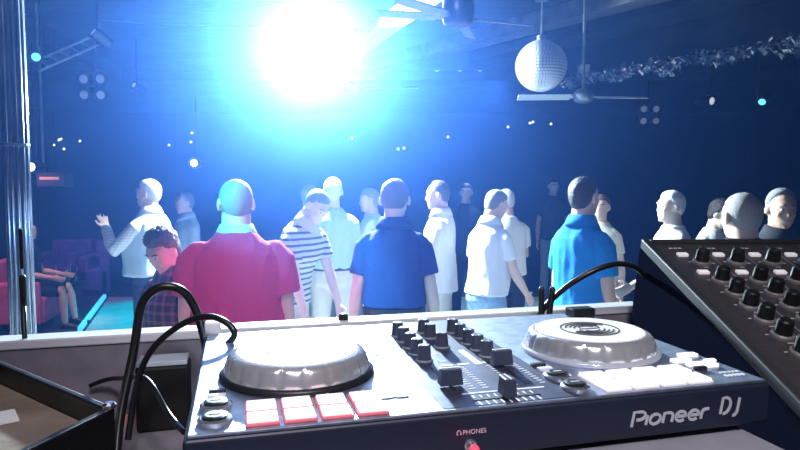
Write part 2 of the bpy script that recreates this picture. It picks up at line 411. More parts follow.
b = MB(); b.tube([(0, -.008, 0), (-.006, -.03, -.001)], [.0042, .0048]); b.build('plug_grip', mat('plug_red_lit', (.85, .12, .2), .35, emis=(1, .1, .2), es=.5), pl, smooth=True)  # red light falling on the grip is put in as colour and emission
b = MB(); b.tube([(-.006, -.03, -.001), (-.02, -.055, -.006), (-.05, -.07, -.03), (-.06, -.07, -.05)], .0022); b.build('plug_lead', M_blackmat, pl, smooth=True)

riser = MB(); riser.box(.012, .478, -.09, .30, ZD, ZTOP-.045, BM)
tag(riser.build('desk_riser', mat('riser_grey_board', (.34, .34, .40), .5, nscale=20, namp=.2), bevel=.002), 'grey box-like riser on the desk carrying the DJ controller', 'riser')

# ------------------------------------------------------------------ analog mixer on the right
TL = R(17); MO = Vector((.3785, .97, ZC-.0878))
MXM = Matrix.Translation(MO) @ Matrix.Rotation(TL, 4, 'X')   # local x right, y up the slope (negative = towards the DJ), z out of the panel
MX = bpy.data.objects.new('mixing_desk', None); COL.objects.link(MX); MX.matrix_world = MXM
tag(MX, 'tilted black analogue mixing desk with rows of knobs beside the DJ controller', 'mixer')
M_mxp = mat('mixer_panel', (.070, .066, .075), .45, metal=.3, nscale=90, namp=.25)
M_mxs = mat('mixer_side', (.006, .008, .018), .9, spec=.0)
WX = .46; LY = .62
inv = MXM.inverted()
# wedge body: top follows the slope, underside is level on the desk
def ml(x, y, z): return inv @ Vector((x, y, z))
b = MB(); tp = [Vector((0, 0, -.012)), Vector((WX, 0, -.012)), Vector((WX, -LY, -.012)), Vector((0, -LY, -.012))]
bt = []
for q, dx in zip(tp, (-.022, 0, 0, -.004)):
    g = MXM @ q; bt.append(ml(g.x+dx, g.y, ZD+.001))
b.add(tp+bt, [(0, 1, 2, 3), (7, 6, 5, 4), (0, 4, 5, 1), (1, 5, 6, 2), (2, 6, 7, 3), (3, 7, 4, 0)])
b.build('body', M_mxs, MX)
b = MB(); b.box(.012, WX-.012, -LY+.01, -.012, -.012, 0); b.build('panel', M_mxp, MX)
b = MB()
b.box(0, .012, -LY, 0, -.012, .004); b.box(WX-.012, WX, -LY, 0, -.012, .004); b.box(.012, WX-.012, -.012, 0, -.012, .004); b.box(.012, WX-.012, -LY, -LY+.01, -.012, .004)
b.build('rim', mat('mixer_rim', (.035, .035, .042), .55, metal=.1, spec=.25), MX, bevel=.002)
M_mk = mat('mixer_knob_black', (.008, .008, .01), .35)
M_mc = mat('mixer_knob_skirt', (.30, .28, .28), .35, metal=.5)
rows = (.083, .143, .180, .215, .249, .286, .323, .360)
cols = [.057+.051*k for k in range(8)]
for ci, x in enumerate(cols):
    for ri, y in enumerate(rows):
        if ci >= 5 and ri > 3: continue
        b = MB(); b.lathe([(.0130, 0), (.0127, .003), (.0105, .0045)], 24, (x, -y, 0)); b.build('knob_skirt', M_mc, MX)
        rm = lambda a, k: 1-.06*max(0, math.cos(a*9))
        b = MB(); b.lathe([(.0102, .004), (.0096, .006), (.0085, .0195), (.0065, .021)], 54, (x, -y, 0), rmod=rm); kn = b.build('knob', M_mk, MX); smooth_by_angle(kn, 30)
M_mbtn = mat('mixer_white_button', (.85, .82, .85), .4, emis=(1, .9, .95), es=.35)
for ci in range(8):
    x = .040+.0535*ci
    for (y, dx) in ((.058, 0), (.119, .003)):
        b = MB(); b.box(x+dx-.0075, x+dx+.0075, -y-.0045, -y+.0045, 0, .004); b.build('push_button', M_mbtn, MX, bevel=.0008)
b = MB()
for ci, x in enumerate(cols):
    for y in rows:
        for dx, dy, a, c_ in ((.016, -.002, .006, .0012), (-.016, .003, .004, .0012), (.014, .010, .005, .0010), (.0, -.016, .007, .0012)):
            b.box(x+dx-a/2, x+dx+a/2, -y+dy-c_/2, -y+dy+c_/2, 0, .0003)
    for k in range(3): b.box(x-.025+k*.007, x-.020+k*.007, -.031, -.028, 0, .0003)
b.build('printed_marks', mat('mixer_print', (.7, .66, .66), .5), MX)
b = MB()
for x in [c-.0255 for c in cols[1:]]: b.box(x-.0008, x+.0008, -LY+.03, -.02, 0, .0004)
b.build('channel_line', mat('mixer_line', (.22, .2, .2), .5), MX)

# ------------------------------------------------------------------ open case at the lower left
zr = ZC-.200
cA = P(115, 407, 1); k = (zr-ZC)/(cA.z-ZC); cA = Vector((cA.x*k, cA.y*k, zr))
d1 = Vector((-.80, .60, 0)).normalized(); d2 = Vector((-.26, -.965, 0)).normalized()
L1, L2 = .30, .34
case = empty('equipment_case', (0, 0, 0), 0, 'open black case with thick rim and brown lining, lower left on the desk', 'case')
case.location = (cA.x, cA.y, ZD)
def quad(o_, l1, l2, z): return [o_+d1*0+Vector((0,0,z)), o_+d1*l1+Vector((0,0,z)), o_+d1*l1+d2*l2+Vector((0,0,z)), o_+d2*l2+Vector((0,0,z))]
hz = zr-ZD; t_ = .008
outer = quad(Vector((0,0,0)), L1, L2, 0); outert = quad(Vector((0,0,0)), L1, L2, hz)
io = d1*t_+d2*t_; inn = quad(io, L1-2*t_, L2-2*t_, hz); inb = quad(io, L1-2*t_, L2-2*t_, .014)
b = MB(); b.add(outer+outert+inn+inb, [(3,2,1,0)]+[(i,(i+1)%4,4+(i+1)%4,4+i) for i in range(4)]+[(4+i,4+(i+1)%4,8+(i+1)%4,8+i) for i in range(4)]+[(8+i,8+(i+1)%4,12+(i+1)%4,12+i) for i in range(4)]+[(12,13,14,15)])
b.build('case_shell', mat('case_black', (.012, .012, .016), .35, metal=.2), case, bevel=.0015)
lq = quad(d1*.009+d2*.009, L1-.018, L2-.018, 0)
b = MB(); b.add([q+Vector((0,0,.015)) for q in lq]+[q+Vector((0,0,hz-.022)) for q in lq], [(3,2,1,0),(4,5,6,7)]+[(i,(i+1)%4,4+(i+1)%4,4+i) for i in range(4)])
b.build('lining', mat('brown_lining', (.24, .185, .14), .95, nscale=14, namp=.35, bump=.4, bscale=30), case)
b = MB(); b.lathe([(.006, hz), (.006, hz+.003), (.004, hz+.005)], 20, tuple(d1*.004+d2*.004)); b.build('corner_cap', M_steel, case)
pp = P(2, 418, .579)
paper = MB(); paper.box(-.035, .012, -.022, .016, 0, .0012, Matrix.Translation((pp.x, pp.y, zr-.0215)) @ Matrix.Rotation(R(38), 4, 'Z'))
tag(paper.build('paper_sheet', mat('white_paper', (.75, .74, .72), .7)), 'white sheet of paper lying on the brown case lining', 'paper')

# ------------------------------------------------------------------ power box, cables, mic pole
bx = empty('power_supply_box', BM @ Vector((-.058, .417, ZD)), YAW, 'small black box with a pale top edge behind the cable loops', 'box')
b = MB(); b.box(-.033, .033, -.021, .021, 0, .086); b.build('housing', M_blackmat, bx, bevel=.004)
b = MB(); b.box(-.031, .031, -.020, .020, .086, .092); b.build('top_panel', mat('pale_blue_plastic', (.55, .62, .72), .4), bx, bevel=.001)
pb = MB(); pb.box(.0, .018, .312, .330, ZTOP-.04, ZTOP+.012, BM); tag(pb.build('cable_plug', M_whitepl, bevel=.002), 'pale plug block standing at the back left corner of the controller', 'plug')

def cable(name, label, pts, r, m=None, cat='cable', parts=True):
    cu = bpy.data.curves.new(name, 'CURVE'); cu.dimensions = '3D'; sp = cu.splines.new('NURBS'); sp.points.add(len(pts)-1)
    for q, p in zip(sp.points, pts): q.co = (*p, 1)
    sp.use_endpoint_u = True; sp.order_u = 4; sp.resolution_u = 8; cu.bevel_depth = r; cu.bevel_resolution = 4; cu.use_fill_caps = True
    t = bpy.data.objects.new(name, cu); COL.objects.link(t); dg = bpy.context.evaluated_depsgraph_get()
    me = bpy.data.meshes.new_from_object(t.evaluated_get(dg)); bpy.data.objects.remove(t)
    me.materials.clear(); me.materials.append(m or M_cable)
    for p in me.polygons: p.use_smooth = True
    o = bpy.data.objects.new(name, me); COL.objects.link(o); return tag(o, label, cat)
M_cable = mat('black_cable_sheath', (.01, .01, .014), .3)
cable('audio_cable', 'thick black cable in a tall loop above the booth wall', [P(116, 462, .66), P(118, 425, .68), P(126, 385, .70), P(136, 345, .72), P(139, 300, .73), P(160, 284, .73), P(186, 288, .74), P(200, 318, .75), P(206, 345, .76), P(206, 350, .76)], .0052)
cable('power_cable', 'thinner black cable arching low over the controller corner', [P(128, 440, .68), P(134, 392, .70), P(142, 362, .70), P(160, 338, .70), P(190, 318, .70), P(215, 314, .69), P(238, 330, .68), P(232, 342, .68), P(216, 352, .68), P(203, 357, .69)], .0036)
cable('desk_cable', 'black lead curling across the desk below the small black box', [P(90, 386, .80), P(108, 377, .80), P(126, 380, .79), P(146, 372, .68), P(160, 400, .66), P(172, 420, .64), P(184, 432, .60)], .003)
cable('link_cable', 'black cable arching from the booth rail to the mixing desk', [P(531, 330, .93), P(538, 315, .92), P(552, 298, .92), P(575, 280, .91), P(602, 266, .91), P(625, 262, .92), P(640, 268, .93), P(648, 280, .955)], .0042)
for i, (px) in enumerate((541, 549)):
    q = P(px, 331, .915); b = MB(); b.tube([(q.x, q.y, ZTOP-.02), (q.x+.004*i, q.y, ZC-.155)], .0045); 
    tag(b.build('cable_connector', M_black, smooth=True), ('left' if i == 0 else 'right')+' one of two upright black connectors behind the controller', 'connector')
st = empty('microphone_pole', P(26, 400, .80), 0, 'thin black pole standing upright at the far left of the booth', 'pole'); q = P(26, 370, .80); st.location = (q.x, q.y, ZD)
b = MB(); b.lathe([(.030, 0), (.028, .006), (.006, .010)], 32); b.build('base', M_black, st)
b = MB(); b.tube([(0,0,.008), (0,0,.17)], .0032, rnd=False); b.build('pole', M_black, st, smooth=True)
b = MB(); b.tube([(0,0,.165), (0,0,.20)], .0042); b.build('clamp_sleeve', M_black, st, smooth=True)
b = MB(); b.tube([(0,0,.213), (0,0,.262)], .0026); b.build('tip', M_black, st, smooth=True)
q = BM @ Vector((.19, .462, ZC-.2)); b = MB(); b.lathe([(.008, 0), (.007, .006), (.004, .009)], 20, tuple(q)); tag(b.build('rail_knob', M_black), 'tiny dark knob standing on the white booth rail', 'knob')
q = BM @ Vector((.482, .285, ZTOP)); b = MB(); b.box(-.02, .014, -.01, .01, 0, .012, Matrix.Translation(q) @ Matrix.Rotation(YAW, 4, 'Z')); tag(b.build('usb_stick', M_black, bevel=.002), 'small black block lying on the back edge of the controller', 'usb stick')

# ------------------------------------------------------------------ fluted column at the left
cx, cy = P(18, 200, 2.9).x, 2.9
col = empty('lighting_column', (cx, cy, 0), 0, 'shiny fluted metal column lit blue at the far left', 'column')
M_chrome = mat('column_metal', (.5, .55, .65), .22, metal=1, nscale=5, namp=.5)
for i in range(12):
    a = i*math.pi/6+.1
    b = MB(); b.tube([(.046*math.cos(a), .046*math.sin(a), .05), (.046*math.cos(a), .046*math.sin(a), ZT)], .0095, n=14, rnd=False); b.build('tube', M_chrome, col, smooth=True)
b = MB(); b.box(-.07, .07, -.07, .07, 0, .05); b.build('base_plate', M_black, col)
for z in (.9, 1.9, 2.9):
    b = MB(); b.lathe([(.059, z), (.059, z+.012)], 24); b.build('clamp_ring', M_steel, col)

# ------------------------------------------------------------------ people
SK = mat('skin_light', (.62, .42, .34), .5); SK2 = mat('skin_tan', (.45, .28, .21), .5); SKP = mat('skin_pale', (.75, .58, .50), .5)
M_eye = mat('eye_white', (.7, .7, .7), .25); M_iris = mat('iris_dark', (.03, .02, .02), .2)
M_belt = mat('leather_belt', (.03, .02, .015), .4)
H_ = {'grey': mat('hair_grey', (.20, .20, .22), .6, bump=.9, bscale=180), 'dark': mat('hair_dark', (.035, .025, .02), .5, bump=.6, bscale=180),
      'white': mat('hair_white', (.75, .75, .78), .6, bump=.6, bscale=180), 'brown': mat('hair_brown', (.10, .06, .04), .55, bump=.6, bscale=180), 'cropped': mat('hair_cropped', (.30, .27, .28), .6, bump=.6, bscale=220)}
def cloth(name, c, **k): return mat('cloth_'+name, c, .85, bump=.25, bscale=120, spec=.2, **k)
C = dict(red=cloth('magenta_red', (.50, .035, .13)), navy=cloth('navy', (.035, .06, .26)), teal=cloth('bright_blue', (.015, .22, .62)), white=cloth('white', (.80, .80, .80)),
         pale=cloth('pale_blue', (.45, .60, .72)), dark=cloth('charcoal', (.03, .03, .04)), black=cloth('black', (.012, .012, .016)), jeans=cloth('light_denim', (.26, .40, .58), nscale=30, namp=.3),
         dnavy=cloth('dark_navy', (.02, .025, .05)), cream=cloth('cream', (.66, .62, .54)), khaki=cloth('stone', (.55, .52, .46)), grey=cloth('grey', (.2, .21, .24)),
         plaid=stripe_mat('cloth_plaid', (.035, .035, .05), (.20, .10, .12), 2, 22, .35, True), stripe=stripe_mat('cloth_stripe', (.70, .72, .74), (.10, .13, .18), 2, 24, .38),
         check=stripe_mat('cloth_check', (.75, .78, .80), (.42, .48, .55), 2, 45, .3, True))
SHOE = mat('shoe_leather', (.02, .018, .016), .4)

def V3(*a): return Vector(a)
def person(label, x, y, yaw, H=1.72, build=1.0, lean=0, twist=0, head=(0, 0, 0), aR=((.18, 0, -1), (.06, .15, -1)), aL=((-.18, 0, -1), (-.06, .15, -1)),
           lR=((.04, 0, -1), (.03, 0, -1)), lL=((-.04, 0, -1), (-.03, 0, -1)), skin=SK, hair=('short', 'grey'), shirt='white', sleeve='short', hem=.86, collar=None,
           pants='dark', shorts=False, belt=False, belly=.0, vox=.009, fingers='relaxed', vest=None, face=True, hw=1.0, group=None, seat=False, watch=None, sideburn=True):
    s = H/1.735; root = empty('person', (x, y, .012 if not seat else .0), R(yaw), label, 'person', group)
    ln = R(lean); tw = R(twist)
    def U(p):
        p = Vector(p)*s; t = min(1, max(0, (p.z/s-.93)/.35)); t = t*t*(3-2*t); pv = Vector((0, 0, .95*s))
        q = Matrix.Rotation(-ln*t, 4, 'X') @ (p-pv); q = Matrix.Rotation(tw*t, 4, 'Z') @ q; return q+pv
    UM = Matrix.Rotation(tw, 4, 'Z') @ Matrix.Rotation(-ln, 4, 'X')
    bw = build
    sh = {1: U((.160*bw, -.005, 1.385)), -1: U((-.160*bw, -.005, 1.385))}
    shin = {1: U((.09*bw, 0, 1.405)), -1: U((-.09*bw, 0, 1.405))}
    arms = {}
    for sd, a in ((1, aR), (-1, aL)):
        u = Vector(a[0]).normalized(); f = Vector(a[1]).normalized()
        el = sh[sd]+u*.285*s; wr = el+f*.25*s; arms[sd] = (el, wr, u, f)
    legs = {}
    for sd, a in ((1, lR), (-1, lL)):
        hp = Vector((.088*bw*sd, 0, .90))*s; t = Vector(a[0]).normalized(); c_ = Vector(a[1]).normalized()
        kn = hp+t*.42*s; an = kn+c_*.405*s; legs[sd] = (hp, kn, an)
    dz = .075*s-min(l[2].z for l in legs.values())
    def ring(c, rx, ry, M3=None, n=20, pw=1.0):
        out = []
        for i in range(n):
            a = 2*math.pi*i/n; cx_, sy_ = math.cos(a), math.sin(a)
            out.append((c[0]+rx*abs(cx_)**pw*(1 if cx_ > 0 else -1), c[1]+ry*abs(sy_)**pw*(1 if sy_ > 0 else -1), c[2]))
        return out
    def torso(mb, spec, off=0):
        rr = []
        for (z, yy, rx, ry) in spec: rr.append([U(p) for p in ring((0, yy, z), rx*bw+off, ry*(.5+.5*bw)+off, pw=.88)])
        mb.rings(rr)
    bl = belly
    TS = [(.80, 0, .09, .07), (.88, -.01, .165, .115), (.95, -.005, .168, .115), (1.05, bl*.6, .15, .105+bl*.6), (1.15, bl*.7, .152, .108+bl*.7), (1.27, .005+bl*.2, .166, .118+bl*.3), (1.34, .0, .166, .112), (1.395, -.008, .150, .098), (1.435, -.012, .112, .082), (1.465, -.014, .078, .070), (1.495, -.012, .060, .062), (1.54, -.004, .055, .060), (1.58, .0, .055, .058)]
    body = MB(); torso(body, TS)
    for sd in (1, -1):
        el, wr, u, f = arms[sd]
        body.tube([shin[sd], sh[sd]+UM@Vector((-.022*sd*s,0,.008*s)), sh[sd]+u*.12*s, el, el+f*.07*s, wr], [.032*s, .042*s*bw, .043*s*bw, .037*s, .039*s, .025*s])
        # hand
        side = Vector((-sd, 0, 0)) ; pn = (side-f*side.dot(f))
        if pn.length < .2: pn = Vector((0, 0, 1))-f*f.z
        if fingers == 'open' and sd == -1: pn = Vector((0, 0, 1))-f*f.z
        pn.normalize(); ac = f.cross(pn).normalized()      # across the palm
        if ac.dot(Vector((0, 1, 0))) < 0: ac = -ac         # thumb side forward
        pc = wr+f*.05*s
        body.tube([wr-f*.01*s, wr+f*.03*s, wr+f*.085*s], [.022*s, .036*s, .038*s], flat=.42, up=pn)
        curl = .55 if not (fingers == 'open' and sd == -1) else .12
        for k, (o_, L) in enumerate(((.030, .070), (.010, .080), (-.010, .075), (-.030, .058))):
            L *= s; p0 = wr+f*.080*s+ac*o_*s*.95; fd = (f+ac*o_*(5 if curl < .3 else 1.5)).normalized(); p1 = p0+fd*L*.45; d2_ = (fd+pn*curl).normalized(); p2 = p1+d2_*L*.33; d3 = (fd+pn*curl*2.4).normalized(); p3 = p2+d3*L*.25
            body.tube([p0-fd*.015*s, p0, p1, p2, p3], [.0092*s, .0092*s, .0085*s, .0078*s, .0068*s], n=8)
        q0 = wr+f*.025*s+ac*.024*s; td = (f*.6+ac*.8+pn*.25).normalized(); q1 = q0+td*.04*s; q2 = q1+(f*.9+ac*.35+pn*.3).normalized()*.032*s
        body.tube([q0, q1, q2], [.012*s, .010*s, .008*s], n=8)
        hp, kn, an = legs[sd]
        body.tube([hp, kn, kn+(an-kn)*.25, an], [.085*s*bw, .052*s, .052*s, .036*s])
    # head
    hy, hp_, hr = [R(a) for a in head]
    nb = U((0, 0, 1.53)); HM = Matrix.Translation(nb) @ UM @ Matrix.Rotation(hy, 4, 'Z') @ Matrix.Rotation(-hp_, 4, 'X') @ Matrix.Rotation(hr, 4, 'Y') @ Matrix.Translation((0, .012*s, .094*s)) @ Matrix.Scale(s*.945, 4) @ Matrix.Scale(hw, 4, (1, 0, 0))
    hd = MB()
    hd.ell((0, -.012, .030), (.074, .096, .086))
    hd.rings([ring((0, c_, z), rx, ry, pw=.95) for (z, c_, rx, ry) in ((.055, .0, .068, .088), (.02, .006, .070, .086), (-.015, .012, .066, .080), (-.045, .020, .060, .070), (-.075, .030, .050, .056), (-.098, .042, .036, .038), (-.110, .048, .020, .022))])
    hd.tube([(0, -.010, .0), (0, -.014, -.06), (0, -.014, -.13)], [.060, .057, .056])
    hd.add([(0,.086,.020),(-.009,.086,.012),(.009,.086,.012),(0,.112,-.026),(-.017,.086,-.034),(.017,.086,-.034),(0,.090,-.040),(0,.06,.0)], [(0,1,3),(0,3,2),(1,4,3),(3,5,2),(4,6,3),(6,5,3),(0,7,1),(0,2,7),(1,7,4),(2,5,7),(4,7,6),(6,7,5)])
    hd.ell((0, .082, .032), (.046, .012, .009)); hd.ell((-.036, .066, -.020), (.022, .018, .018)); hd.ell((.036, .066, -.020), (.022, .018, .018))
    hd.ell((0, .086, -.058), (.024, .009, .0055)); hd.ell((0, .085, -.069), (.021, .009, .006)); hd.ell((0, .078, -.098), (.018, .012, .012))
    for sd in (1, -1): hd.ell((.080*sd, -.010, -.002), (.010, .022, .035), Matrix.Rotation(R(20*sd), 3, 'Z') @ Matrix.Rotation(R(-12), 3, 'X'))
    hd.xf(HM); body.add(hd.v, hd.f)
    for p in body.v: p.z += dz
    remeshed(body, 'body', skin, vox, root, 2 if vox < .01 else 1)
    DZ = Matrix.Translation((0, 0, dz)); HMz = DZ @ HM
    if face:
        for sd in (1, -1):
            e = MB(); e.ell((.030*sd, .0755, .010), (.0135, .0125, .0085)); e.xf(HMz); eo = e.build('eye', M_eye, root, smooth=True)
            e = MB(); e.ell((.030*sd, .0865, .010), (.0055, .003, .0055), n=10, m=6); e.xf(HMz); e.build('iris', M_iris, eo, smooth=True)
            e = MB(); e.tube([(.014*sd, .0945, .030), (.032*sd, .090, .036), (.048*sd, .077, .031)], [.0035, .004, .0025], n=8); e.xf(HMz); e.build('eyebrow', H_[hair[1]], root, smooth=True)
    # hair shell
    if hair[0] != 'bald':
        st_ = hair[0]; n, m = 40, 28; rr = []; off = Vector((random.random()*20, 3, 5))
        th_ = {'short': .009, 'buzz': .004, 'curly': .022, 'long': .018, 'receding': .010, 'fringe': .010, 'quiff': .014}[st_]
        for k in range(m+1):
            ph = -math.pi/2+math.pi*k/m; rg = []
            for i in range(n):
                a = 2*math.pi*i/n; d = Vector((math.cos(ph)*math.cos(a), math.cos(ph)*math.sin(a), math.sin(ph))); fr0 = d.y
                kz = .0865 if (d.z > 0 or fr0 > .15) else .0865+.036*min(1, (.15-fr0)/.4)
                base = Vector((d.x*.0745, d.y*.0965-.012, d.z*kz+.030))
                fr = d.y
                lo = -.84 if fr < -.45 else (-.84+(fr+.45)/.55*.79 if fr < .10 else (-.05+(fr-.1)/.35*.50 if fr < .45 else .45+(fr-.45)*.28))
                if st_ == 'receding': lo = lo if fr < .1 else lo+min(.38, (fr-.1)*.9)
                if st_ == 'fringe': lo = lo+(0 if fr < .3 else -.12)
                if st_ == 'long': lo = lo-.5 if fr < .2 else lo
                jl = noise.noise(d*14+off)*.07; mk_ = max(0, min(1, (d.z-lo-jl+.05)/.30)); mk_ = mk_**.7
                t = th_*(.55+1.0*(max(0, d.z)) + (.45*max(0, d.z)*max(0, fr) if st_ in ('quiff', 'short') else 0))
                nz = noise.noise(d*(9 if st_ == 'curly' else 6)+off)*(.55 if st_ == 'curly' else .22)+noise.noise(d*22+off)*(.35 if st_ == 'curly' else .12)
                if st_ == 'crown': t = 0
                rad = t*(1+nz)*mk_ + .001 - .009*(1 if mk_ <= 0 else 0)
                rg.append(base+d*rad)
            rr.append(rg)
        h = MB(); h.rings(rr); h.xf(HMz); h.build('hair', H_[hair[1]], root, smooth=True)
        if st_ == 'long':
            pass
    # shirt
    cm = C[shirt]; sm = MB()
    TSs = [(z, yy, rx, ry) for (z, yy, rx, ry) in TS if hem <= z <= 1.50]
    TSs = [(hem, TSs[0][1], TSs[0][2]+.012, TSs[0][3]+.012)] + [t for t in TSs if t[0] > hem+.02]
    TSs = [(z, yy, max(rx, .172 if z < 1.12 else .162), max(ry, .122 if z < 1.12 else .114)) if z < 1.34 else (z, yy, rx, ry) for (z, yy, rx, ry) in TSs]
    torso(sm, TSs, .014)
    for sd in (1, -1):
        el, wr, u, f = arms[sd]
        if sleeve == 'short': sm.tube([shin[sd], sh[sd]+UM@Vector((-.028*sd*s,0,.008*s)), sh[sd]+u*.03*s, sh[sd]+u*.10*s, sh[sd]+u*.17*s, sh[sd]+u*.185*s], [.045*s, .052*s*bw, .058*s*bw, .060*s*bw, .062*s*bw, .062*s*bw], rnd=False, n=18)
        elif sleeve == 'long': sm.tube([shin[sd], sh[sd]+UM@Vector((-.028*sd*s,0,.008*s)), sh[sd]+u*.03*s, sh[sd]+u*.12*s, el, el+f*.08*s, wr], [.045*s, .052*s*bw, .057*s*bw, .056*s*bw, .047*s, .047*s, .035*s], n=18)
    for p in sm.v: p.z += dz
    remeshed(sm, 'shirt', cm, max(vox, .008), root, 4, .0055*s)
    if vest:
        vm = MB(); torso(vm, [t for t in TSs if t[0] < 1.47], .024)
        for p in vm.v: p.z += dz
        remeshed(vm, 'vest', C[vest], max(vox, .008), root, 4, .004)
    if collar:
        cl = MB(); rr = []
        for (z, r1, y1) in ((1.470, .088, .0), (1.503, .071, -.002), (1.532, .066, 0), (1.530, .075, 0), (1.50, .089, -.002), (1.466, .106, 0)):
            rg = []
            for p in ring((0, y1-.004, z), r1, r1*.96, n=28):
                p = Vector(p)
                if p.y > .03: p.z -= (p.y-.03)*.5
                rg.append(U(p)+V3(0, 0, dz))
            rr.append(rg)
        rr.append([q.copy() for q in rr[0]])
        cl.rings(rr, cap=False); cl.build('collar', C[collar], root, smooth=True)
    if shorts != 'none':
        pm = MB(); torso(pm, [(z, yy, rx, ry) for (z, yy, rx, ry) in TS if .80 <= z <= 1.06][:4], .010)
        for sd in (1, -1):
            hp, kn, an = legs[sd]
            if shorts: pm.tube([hp, hp+(kn-hp)*.5, hp+(kn-hp)*.92], [.098*s*bw, .088*s, .080*s], n=18, rnd=False)
            else: pm.tube([hp, hp+(kn-hp)*.5, kn, kn+(an-kn)*.4, an+(an-kn)*.05], [.098*s*bw, .084*s, .066*s, .060*s, .054*s], n=18, rnd=False)
        for p in pm.v: p.z += dz
        remeshed(pm, 'shorts' if shorts else 'trousers', C[pants], max(vox, .009), root, 3, .005*s)
    if belt:
        bm_ = MB(); rr = []
        for (z, o_) in ((.985, .020), (1.02, .020), (1.02, .012), (.985, .012)):
            rr.append([U(p)+V3(0, 0, dz) for p in ring((0, 0, z), .163*bw+o_, (.113+bl*.5)*(.5+.5*bw)+o_, pw=.88, n=36)])
        rr.append([q.copy() for q in rr[0]]); bm_.rings(rr, cap=False); bm_.build('belt', M_belt, root)
    if watch:
        el, wr, u, f = arms[watch]; wm = MB(); q = wr-f*.015*s+V3(0, 0, dz); wm.tube([q, q-f*.025], .033*s, rnd=False, n=20); wm.build('watch', M_steel, root)
    for sd in (1, -1):
        an = legs[sd][2]+V3(0, 0, dz); fm = MB(); g = an.z-.075*s
        fm.rings([[(an.x+p[0]*s, an.y+p[1]*s, g+p[2]*s) for p in rg] for rg in
            [[(.030*math.cos(a)*k_[0], k_[1]+0*a, max(.0, .5*k_[2]+.5*k_[2]*math.sin(a))) for a in [2*math.pi*i/14 for i in range(14)]]
             for k_ in ((.5, -.075, .03), (1.05, -.070, .075), (1.2, -.04, .10), (1.2, .02, .085), (1.45, .09, .055), (1.5, .14, .045), (1.1, .180, .038), (.5, .195, .02))]])
        fm.build('shoe', SHOE, root, smooth=True)
    return root

def at(px, d): return (px-400)/620*d*1.0
ARMD = dict()
# 1 red-shirted man
person('broad man in a magenta-red polo shirt, back turned, right behind the booth', at(236, 2.9), 2.9, 14, 1.73, 1.22, head=(14, 0, 0), hair=('buzz', 'cropped'), shirt='red', collar='pale', pants='dark', vox=.007, belly=.03,
       aR=((.12, .0, -1), (.1, .25, -1)), aL=((-.14, .05, -1), (.1, .5, -1)), hw=1.04)
# 2 navy shirt
person('man in a navy short-sleeved shirt with hands down, back turned, middle of the floor', at(394, 3.5), 3.5, -3, 1.735, .98, head=(-8, 12, 0), hair=('short', 'grey'), shirt='navy', collar='navy', pants='dnavy', vox=.007, belt=True, hem=1.03,
       aR=((.20, .0, -1), (.12, .25, -1)), aL=((-.20, -.02, -1), (-.12, .25, -1)), skin=SKP, hw=1.08)
# 3 bright blue polo
person('man in a bright blue shirt with short dark hair, turned to the right', at(583, 3.55), 3.55, -62, 1.745, 1.02, head=(8, 0, 0), hair=('short', 'dark'), shirt='teal', pants='dark', vox=.007, hem=.88, belly=.02,
       aR=((.1, .05, -1), (.0, .35, -1)), aL=((-.12, .02, -1), (-.02, .3, -1)), collar='teal')
# 4 gesturing man
person('white-haired man in a pale vest gesturing with an open hand', at(150, 5.0), 5.0, 78, 1.745, 1.0, head=(8, 0, 0), hair=('short', 'white'), shirt='check', vest='pale', sleeve='long', pants='dark', vox=.008, hem=.98, belly=.06, collar='white',
       aL=((-.15, .75, -.75), (.35, .45, .50)), aR=((.1, -.05, -1), (.0, .5, -.8)), fingers='open', watch=-1)
# 5 plaid woman
person('short person with tousled hair in a dark plaid shirt looking down', at(170, 3.02), 3.02, 160, 1.50, .92, head=(-8, 30, 0), hair=('curly', 'brown'), shirt='plaid', sleeve='long', pants='black', vox=.008, collar='plaid',
       aR=((.15, .1, -1), (-.2, .6, -1)), aL=((-.15, .1, -1), (.2, .6, -1)))
# 6 far left pale shirt
person('man in a pale blue shirt, farther back between two others', at(186, 6.2), 6.2, 130, 1.63, .98, head=(0, 5, 0), hair=('receding', 'grey'), shirt='pale', pants='dark', vox=.011, collar='pale')
# 7 striped shirt leaning
person('man in a striped polo leaning forward and looking down', at(287, 4.4), 4.4, -118, 1.735, 1.0, lean=20, head=(-12, 18, 0), hair=('buzz', 'grey'), shirt='stripe', pants='khaki', vox=.008, collar='white',
       aR=((.12, .25, -1), (.0, .3, -1)), aL=((-.15, .28, -1), (.05, .35, -1)), skin=SKP)
# 8 white man back
person('man with white hair and very pale trousers, back turned, under the spotlight', at(333, 5.2), 5.2, 12, 1.76, .98, head=(-5, 0, 0), hair=('short', 'white'), shirt='pale', pants='cream', vox=.009, hem=1.0, belt=True,
       aR=((.2, .02, -1), (.03, .15, -1)), aL=((-.2, .02, -1), (-.03, .2, -1)), skin=SKP)
person('man half hidden behind the white-haired man in pale trousers', at(309, 6.2), 6.2, -40, 1.70, 1.0, head=(0, 0, 0), hair=('short', 'grey'), shirt='white', pants='khaki', vox=.011)
# 9 far pale shirt
person('man in a pale shirt turned left, seen over the navy shoulder', at(371, 5.8), 5.8, 95, 1.67, 1.0, head=(5, 5, 0), hair=('short', 'grey'), shirt='pale', pants='dark', vox=.011, aL=((-.1, .4, -1), (.1, 1, -.1)))
# 10 white shirt profile
person('dark-haired man in an untucked white shirt facing left', at(440, 5.0), 5.0, 82, 1.735, 1.0, head=(8, 6, 0), hair=('receding', 'dark'), shirt='white', sleeve='long', pants='khaki', vox=.008, collar='white',
       aL=((-.1, .25, -1), (.3, 1, .35)), aR=((.1, .2, -1), (-.3, 1, .25)))
# 11 dark far person
person('person in black clothes standing in the dark beyond the dancers', at(466, 7.6), 7.6, 170, 1.72, .95, hair=('short', 'dark'), shirt='black', pants='black', vox=.012)
